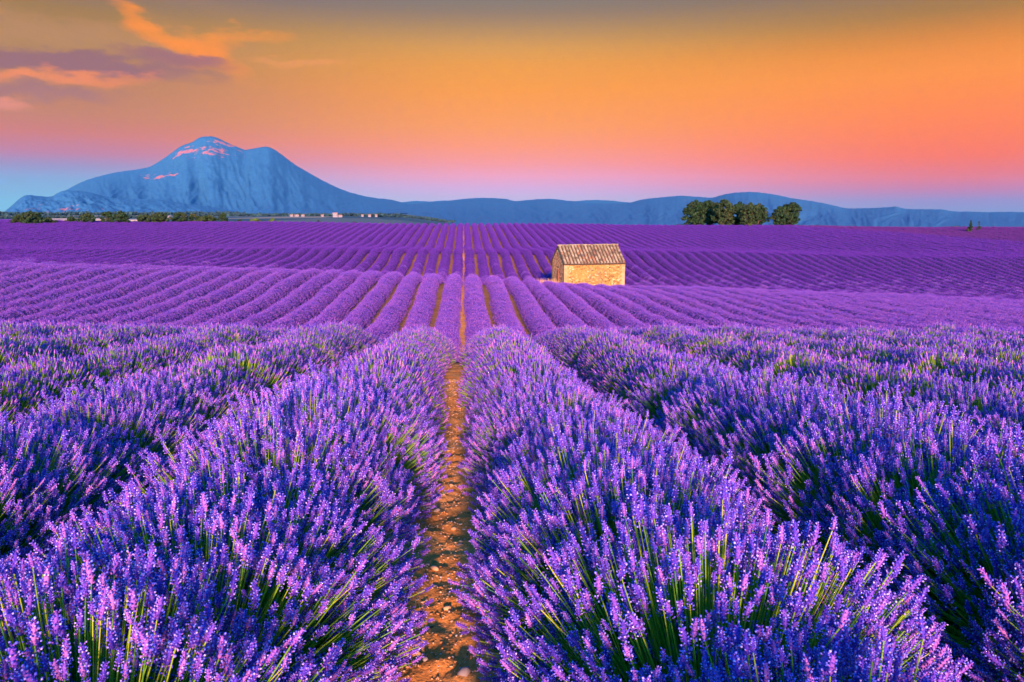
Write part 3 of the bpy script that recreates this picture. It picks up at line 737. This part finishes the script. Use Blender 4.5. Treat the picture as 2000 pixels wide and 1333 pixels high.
# ------------------------------------------------------------------ trees
def tree(name, px, dist, h, wd, mat, label, group, seed, trunk_h=.25, clumps=60, leaves=46, shape='round', base_z=None, lean=0.0):
    r = random.Random(seed); rn = np.random.default_rng(seed)
    p = at(px, 430, dist); z = soil1(p.x, p.y) if base_z is None else base_z
    root = empty(name, (p.x, p.y, z)); tag(root, label, 'tree' if 'tree' in name or 'conifer' in name else 'shrub', group)
    m = MB(); segs = []
    def limb(a, b, r0, r1, n=6):
        a, b = Vector(a), Vector(b); ax = (b - a).normalized(); s = ax.orthogonal().normalized(); q = ax.cross(s); vs = []
        for c, rr in ((a, r0), (b, r1)):
            for k in range(n): vs.append(tuple(c + (s * math.cos(6.283 * k / n) + q * math.sin(6.283 * k / n)) * rr))
        m.add(vs, [(k, (k + 1) % n, n + (k + 1) % n, n + k) for k in range(n)])
    tr = .035 * h
    top = Vector((lean, 0, h * trunk_h)); limb((0, 0, -.4), top, tr * 1.3, tr, 8)
    cen = []
    for k in range(clumps):
        if shape == 'cone':
            zz = r.random() ** 1.3; rr = (1 - zz) * wd * .5 * r.uniform(.5, 1.0); a = r.uniform(0, 6.283); c = Vector((rr * math.cos(a), rr * math.sin(a), h * (.06 + .93 * zz))); cr = .12 * wd * (1.2 - zz) + .1
        else:
            a = r.uniform(0, 6.283); u = r.uniform(-.8, 1); q = math.sqrt(max(0, 1 - u * u)) * r.uniform(.30, 1.0)
            lump = 1 + .22 * math.sin(a * 3 + seed) + .12 * math.sin(a * 5 + u * 4)
            c = Vector((wd * .5 * q * math.cos(a) * lump, wd * .42 * q * math.sin(a) * lump, h * (.47 + .47 * u * r.uniform(.75, 1.05)))); cr = .11 * wd * r.uniform(.7, 1.25)
        cen.append((c, cr))
    for c, cr in cen[::max(1, clumps // 9)]:
        limb(top, c, tr * .55, tr * .12, 5)
    if shape == 'cone': limb(top, (0, 0, h * .95), tr, tr * .1, 6)
    obj('trunk', m.mesh('trunk', M['trunk'], True), root)
    V, F = [], []; off = 0; C = np.array([tuple(c) for c, _ in cen]); CR = np.array([q for _, q in cen])
    n = clumps * leaves; ci = np.repeat(np.arange(clumps), leaves)
    d = rn.normal(0, 1, (n, 3)); d /= np.linalg.norm(d, axis=1)[:, None]; d[:, 2] *= .8
    P = C[ci] + d * (CR[ci] * rn.random(n) ** .4)[:, None]; P[:, 2] = np.maximum(P[:, 2], .05)
    e1 = rn.normal(0, 1, (n, 3)); e1 /= np.linalg.norm(e1, axis=1)[:, None]; e2 = np.cross(e1, d); e2 /= np.linalg.norm(e2, axis=1)[:, None]
    s = (.03 * wd + .08) * rn.uniform(.6, 1.3, n)[:, None]
    V = np.stack([P - e1 * s, P + e2 * s * .6, P + e1 * s, P - e2 * s * .6], 1).reshape(-1, 3)
    i = np.arange(n) * 4
    obj('crown', mesh_np('crown', V, [np.stack([i, i + 1, i + 2, i + 3], -1)], mat), root)
    return root
GR = 'trees in the grove beyond the field'
for i, (px, dist, h, wd, mt, lab) in enumerate([
    (1358, 176, 6.5, 5.6, 'oak', 'leftmost broad dark oak of the grove on the field crest'),
    (1383, 183, 7.4, 5.2, 'oak', 'tallest dark oak near the left end of the grove on the crest'),
    (1412, 174, 6.6, 5.4, 'olive', 'olive brown oak left of centre in the long part of the grove'),
    (1441, 180, 6.3, 4.8, 'oak', 'dark green oak in the middle of the long part of the grove'),
    (1462, 173, 5.9, 4.2, 'olive', 'mid-height olive brown oak right of centre in the grove'),
    (1481, 178, 5.7, 4.2, 'oak', 'last dark oak of the long part before the gap in the grove'),
    (1523, 177, 5.0, 3.6, 'oak', 'lower dark oak just right of the gap in the grove'),
    (1544, 179, 6.1, 4.6, 'oak', 'taller dark oak standing at the right end of the grove')]):
    tree('oak_tree', px, dist, h + .2, wd, M[mt], lab, GR, 100 + i, .25, 130, 60)
tree('shrub', 1466, 169, 1.5, 1.3, M['bright'], 'small bright yellow-green shrub at the foot of the grove', GR, 130, .1, 20, 30)
GL = 'shrubs along the far left field edge'
for i, (px, dist, h, wd, mt, lab) in enumerate([
    (63, 172, 3.4, 4.2, 'oak', 'largest round dark green tree on the far left field edge'),
    (37, 174, 2.4, 3.0, 'olive', 'low olive shrub left of the largest tree at the far left'),
    (95, 173, 1.7, 2.4, 'oak', 'low dark shrub just right of the largest far left tree'),
    (170, 174, 2.6, 3.2, 'oak', 'small round bush second along the far left field edge'),
    (140, 176, 1.7, 2.2, 'oak', 'lowest dark bush left of the second tree on the far edge'),
    (212, 173, 3.3, 2.8, 'oak', 'left half of the paired dark green trees on the field edge'),
    (238, 172, 3.4, 3.2, 'oak', 'right half of the paired dark green trees on the field edge'),
    (283, 173, 2.5, 3.4, 'olive', 'olive brown bush left of the long clump below the mountain'),
    (312, 171, 2.9, 4.4, 'olive', 'broad brownish bush in the clump under the mountain peak'),
    (352, 172, 3.2, 3.6, 'oak', 'dark green tree in the clump just left of the mountain peak'),
    (378, 173, 2.6, 2.8, 'olive', 'brown bush leaning on the dark tree under the peak'),
    (406, 172, 2.3, 3.8, 'olive', 'low brown bush below the main mountain summit'),
    (436, 173, 3.0, 2.2, 'oak', 'narrow dark tree at the right end of the brown bush'),
    (468, 176, 1.3, 1.8, 'oak', 'tiny shrub right of the narrow dark tree on the edge'),
    (500, 178, 1.7, 3.2, 'bright', 'flat green shrub under the right shoulder of the summit'),
    (533, 178, 2.0, 2.4, 'bright', 'small green tree below the second peak of the mountain'),
    (622, 176, 1.5, 1.4, 'oak', 'tiny dark shrub left of the white village house'),
    (694, 180, 1.8, 2.4, 'oak', 'grey green scrub on the edge right of the white house'),
    (742, 178, 1.5, 1.8, 'bright', 'left of two small yellow-green shrubs on the field edge'),
    (758, 178, 1.6, 1.5, 'bright', 'right of two small yellow-green shrubs on the field edge'),
    (834, 176, 1.1, 2.4, 'oak', 'low dark scrub nearest the end of the central path')]):
    tree('shrub' if h < 2.9 else 'oak_tree', px, dist, h * .82 + .3, wd, M[mt], lab, GL, 200 + i, .12, 60, 44)
tree('conifer', 1897, 185, 3.0, 1.5, M['conifer'], 'tiny pointed dark conifer on the far right skyline', None, 300, .06, 60, 36, 'cone')
tree('conifer', 1913, 190, 2.6, 1.1, M['conifer'], 'slim second conifer at the far right skyline end', None, 301, .06, 24, 22, 'cone')

# ------------------------------------------------------------------ plain with woods, stubble fields and houses
def far_wood(name, px0, px1, dist, h, label, seed, depth=120):
    rn = np.random.default_rng(seed); n = int(abs(px1 - px0) * 9); V = []
    px = rn.uniform(px0, px1, n); dd = dist + rn.uniform(0, depth, n)
    P = np.array([tuple(at(a, 430, b)) for a, b in zip(px, dd)]); P[:, 2] = soil(P[:, 0], P[:, 1])
    hh = h * (.55 + .9 * fbm(px * .12, px * 0, 3, seed)) ; P[:, 2] += hh * rn.random(n)
    e1 = rn.normal(0, 1, (n, 3)); e1 /= np.linalg.norm(e1, axis=1)[:, None]; e2 = np.cross(e1, rn.normal(0, 1, (n, 3))); e2 /= np.linalg.norm(e2, axis=1)[:, None]
    s = dist * .0019 * rn.uniform(.6, 1.4, n)[:, None]
    V = np.stack([P - e1 * s, P + e2 * s * .8, P + e1 * s, P - e2 * s * .8], 1).reshape(-1, 3); i = np.arange(n) * 4
    tag(obj(name, mesh_np(name, V, [np.stack([i, i + 1, i + 2, i + 3], -1)], M['wood'])), label, 'wood', kind='stuff')
far_wood('far_wood', -60, 480, 3300, 10, 'dark blue line of distant woods under the mountain', 5)
far_wood('far_wood', -60, 300, 2050, 3.5, 'strip of distant woods among the pale stubble fields', 6)
far_wood('far_wood', 380, 900, 2500, 7, 'hazy wood around the white houses on the plain', 7)
def plain_patch(px0, px1, d0, d1, label):
    vs = []
    for px, d in ((px0, d0), (px1, d0), (px1 + 6, d1), (px0 - 4, d1)):
        p = at(px, 425, d); vs.append((p.x, p.y, soil1(p.x, p.y) + 1.0))
    m = MB(); m.add(vs + [(x, y, z - 2.0) for x, y, z in vs], [(0, 1, 2, 3), (4, 5, 1, 0), (5, 6, 2, 1), (6, 7, 3, 2), (7, 4, 0, 3)])
    tag(obj('field', m.mesh('field', M['stubble'])), kind='structure')
for a in ((-40, 62, 2250, 3000, ''), (88, 215, 1600, 1980, ''), (95, 330, 2250, 2950, ''), (255, 275, 1450, 1700, ''), (10, 60, 1500, 1750, '')): plain_patch(*a)
def far_house(px, dist, w, d, h, label):
    p = at(px, 430, dist); root = empty('far_house', (p.x, p.y, soil1(p.x, p.y)), R(12)); tag(root, label, 'house', 'pale houses on the plain')
    m = MB(); m.box(-w / 2, w / 2, -d / 2, d / 2, -2, h); wl = obj('wall', m.mesh('wall', M['plaster']), root)
    m = MB(); o = .6; z = h + .02
    m.add([(-w / 2 - o, -d / 2 - o, z), (w / 2 + o, -d / 2 - o, z), (w / 2 + o, d / 2 + o, z), (-w / 2 - o, d / 2 + o, z), (-w / 2 - o, 0, z + d * .22), (w / 2 + o, 0, z + d * .22)], [(0, 1, 5, 4), (2, 3, 4, 5), (1, 2, 5), (3, 0, 4), (3, 2, 1, 0)])
    obj('roof', m.mesh('roof', M['rooftile']), root)
    for k in range(max(2, int(w / 5))):
        m = MB(); m.box(-.6, .6, -.06, .1, 0, 1.6); obj('window', m.mesh('window', M['dark']), root, (-w / 2 + (k + .5) * w / max(2, int(w / 5)), -d / 2 - .05, h * .5))
far_house(655, 2050, 13, 10, 11, 'largest white house standing tall on the plain below the mountain')
far_house(664, 2060, 13, 9, 5, 'low white wing beside the largest house on the plain')
for px, w, lab in ((570, 14, 'leftmost pale house of the distant village'), (580, 18, 'second pale house from the left in the distant village'), (592, 14, 'pale house in the distant village left of the dark trees'),
                   (630, 12, 'small pale house between village and largest white house'), (708, 10, 'small white house right of the largest one'), (722, 12, 'pale low house beyond the grey scrub'), (735, 10, 'last pale house before the two yellow-green shrubs')):
    far_house(px, 2350, w * .75, 8, 4.6, lab)

# ------------------------------------------------------------------ mountains
def mountain(name, prof, dist, d_front, d_back, mat, seed, gully, z_plain=None, ncol=420, nrow=90, fpow=1.35):
    z0 = (-18.0 if z_plain is None else z_plain) + CAM_Z - ROW_H + .4
    px = np.linspace(prof[0][0], prof[-1][0], ncol); py = interp(prof, px)
    py = py + (fbm(px * .22, px * 0 + seed, 4, seed) - .5) * 1.3
    A = np.array([azel(a, b) for a, b in zip(px, py)]); az, el = np.radians(A[:, 0]), np.radians(A[:, 1])
    T = np.concatenate([np.linspace(0, 1, int(nrow * .75)), np.linspace(1, 2, nrow - int(nrow * .75) + 1)[1:]])
    Vs = np.zeros((len(T), ncol, 3))
    wob = (fbm(px * .02, px * 0, 3, seed + 3) - .5)
    for j, t in enumerate(T):
        if t <= 1: d = dist - d_front * (1 - t) * (1 + .5 * wob); s = t ** fpow
        else: d = dist + d_back * (t - 1) + 0 * wob; s = (1 - (t - 1)) ** 1.2
        top = CAM_Z + np.tan(el) * dist
        gx = px * .034 + wob * 3 + (t - .5) * .8
        rid = 1 - np.abs(2 * fbm(gx, t * 3.4 + 1.5 * wob, 5, seed + 11) - 1)
        rid2 = 1 - np.abs(2 * fbm(px * .11 + t * 2, t * 9 + 2 * wob, 4, seed + 17) - 1)
        z = z0 + (top - z0) * s
        if t < 1:
            env = math.sin(math.pi * min(t, 1) ** .8) ** .8
            z = z + (top - z0) * ((rid - .8) * .55 + (rid2 - .75) * .16) * env * gully * (1 - .5 * t)
            z = np.maximum(z, z0)
            z = np.minimum(z, CAM_Z + np.tan(el) * d * .995 - 2)
        Vs[j] = np.stack([np.sin(az) * d, np.cos(az) * d, z], -1)
    V = Vs.reshape(-1, 3); nx = ncol
    i = (np.arange(len(T) - 1)[:, None] * nx + np.arange(nx - 1)[None, :]).ravel()
    tag(obj(name, mesh_np(name, V, [np.stack([i, i + 1, i + 1 + nx, i + nx], -1)], mat, None, True)), kind='structure')
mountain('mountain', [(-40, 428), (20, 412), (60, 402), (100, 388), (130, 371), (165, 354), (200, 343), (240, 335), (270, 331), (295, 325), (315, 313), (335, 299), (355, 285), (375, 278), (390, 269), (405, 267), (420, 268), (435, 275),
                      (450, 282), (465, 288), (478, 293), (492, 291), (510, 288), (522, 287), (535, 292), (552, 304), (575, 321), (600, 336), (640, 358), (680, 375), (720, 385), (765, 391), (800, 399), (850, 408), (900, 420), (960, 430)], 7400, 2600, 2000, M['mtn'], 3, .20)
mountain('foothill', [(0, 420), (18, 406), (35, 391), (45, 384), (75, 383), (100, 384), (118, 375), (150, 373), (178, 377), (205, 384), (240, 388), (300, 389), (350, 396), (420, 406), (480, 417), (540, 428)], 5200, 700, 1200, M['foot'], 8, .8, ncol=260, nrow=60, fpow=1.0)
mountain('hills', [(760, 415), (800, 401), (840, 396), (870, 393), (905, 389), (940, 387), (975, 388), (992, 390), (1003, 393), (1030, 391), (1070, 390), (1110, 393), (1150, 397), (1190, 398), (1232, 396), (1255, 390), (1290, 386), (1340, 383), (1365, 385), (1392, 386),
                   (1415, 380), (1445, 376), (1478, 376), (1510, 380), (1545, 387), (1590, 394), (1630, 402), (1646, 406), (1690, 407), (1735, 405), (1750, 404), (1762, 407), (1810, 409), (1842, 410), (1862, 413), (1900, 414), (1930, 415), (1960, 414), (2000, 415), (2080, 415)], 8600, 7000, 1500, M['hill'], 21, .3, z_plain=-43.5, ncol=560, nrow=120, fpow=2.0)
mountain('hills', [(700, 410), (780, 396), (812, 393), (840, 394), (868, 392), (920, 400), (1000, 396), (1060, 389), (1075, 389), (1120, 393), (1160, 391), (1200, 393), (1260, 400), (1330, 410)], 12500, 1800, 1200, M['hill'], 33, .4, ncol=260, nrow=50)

# ------------------------------------------------------------------ haze: the blue evening air
def haze():
    m = bpy.data.materials.new('evening_air'); m.use_nodes = True; t = NT(m.node_tree); t.n.clear()
    v = t.new('ShaderNodeVolumePrincipled'); v.inputs['Color'].default_value = (*HAZE_COLOR, 1); v.inputs['Density'].default_value = HAZE_DENSITY
    v.inputs['Anisotropy'].default_value = 0.45; v.inputs['Absorption Color'].default_value = (1, 1, 1, 1)
    o = t.new('ShaderNodeOutputMaterial'); t.l.new(v.outputs[0], o.inputs['Volume'])
    mb = MB(); mb.box(-17000, 17000, -600, 17000, -46, 830)
    tag(obj('haze', mb.mesh('haze', m)), kind='stuff')
haze()
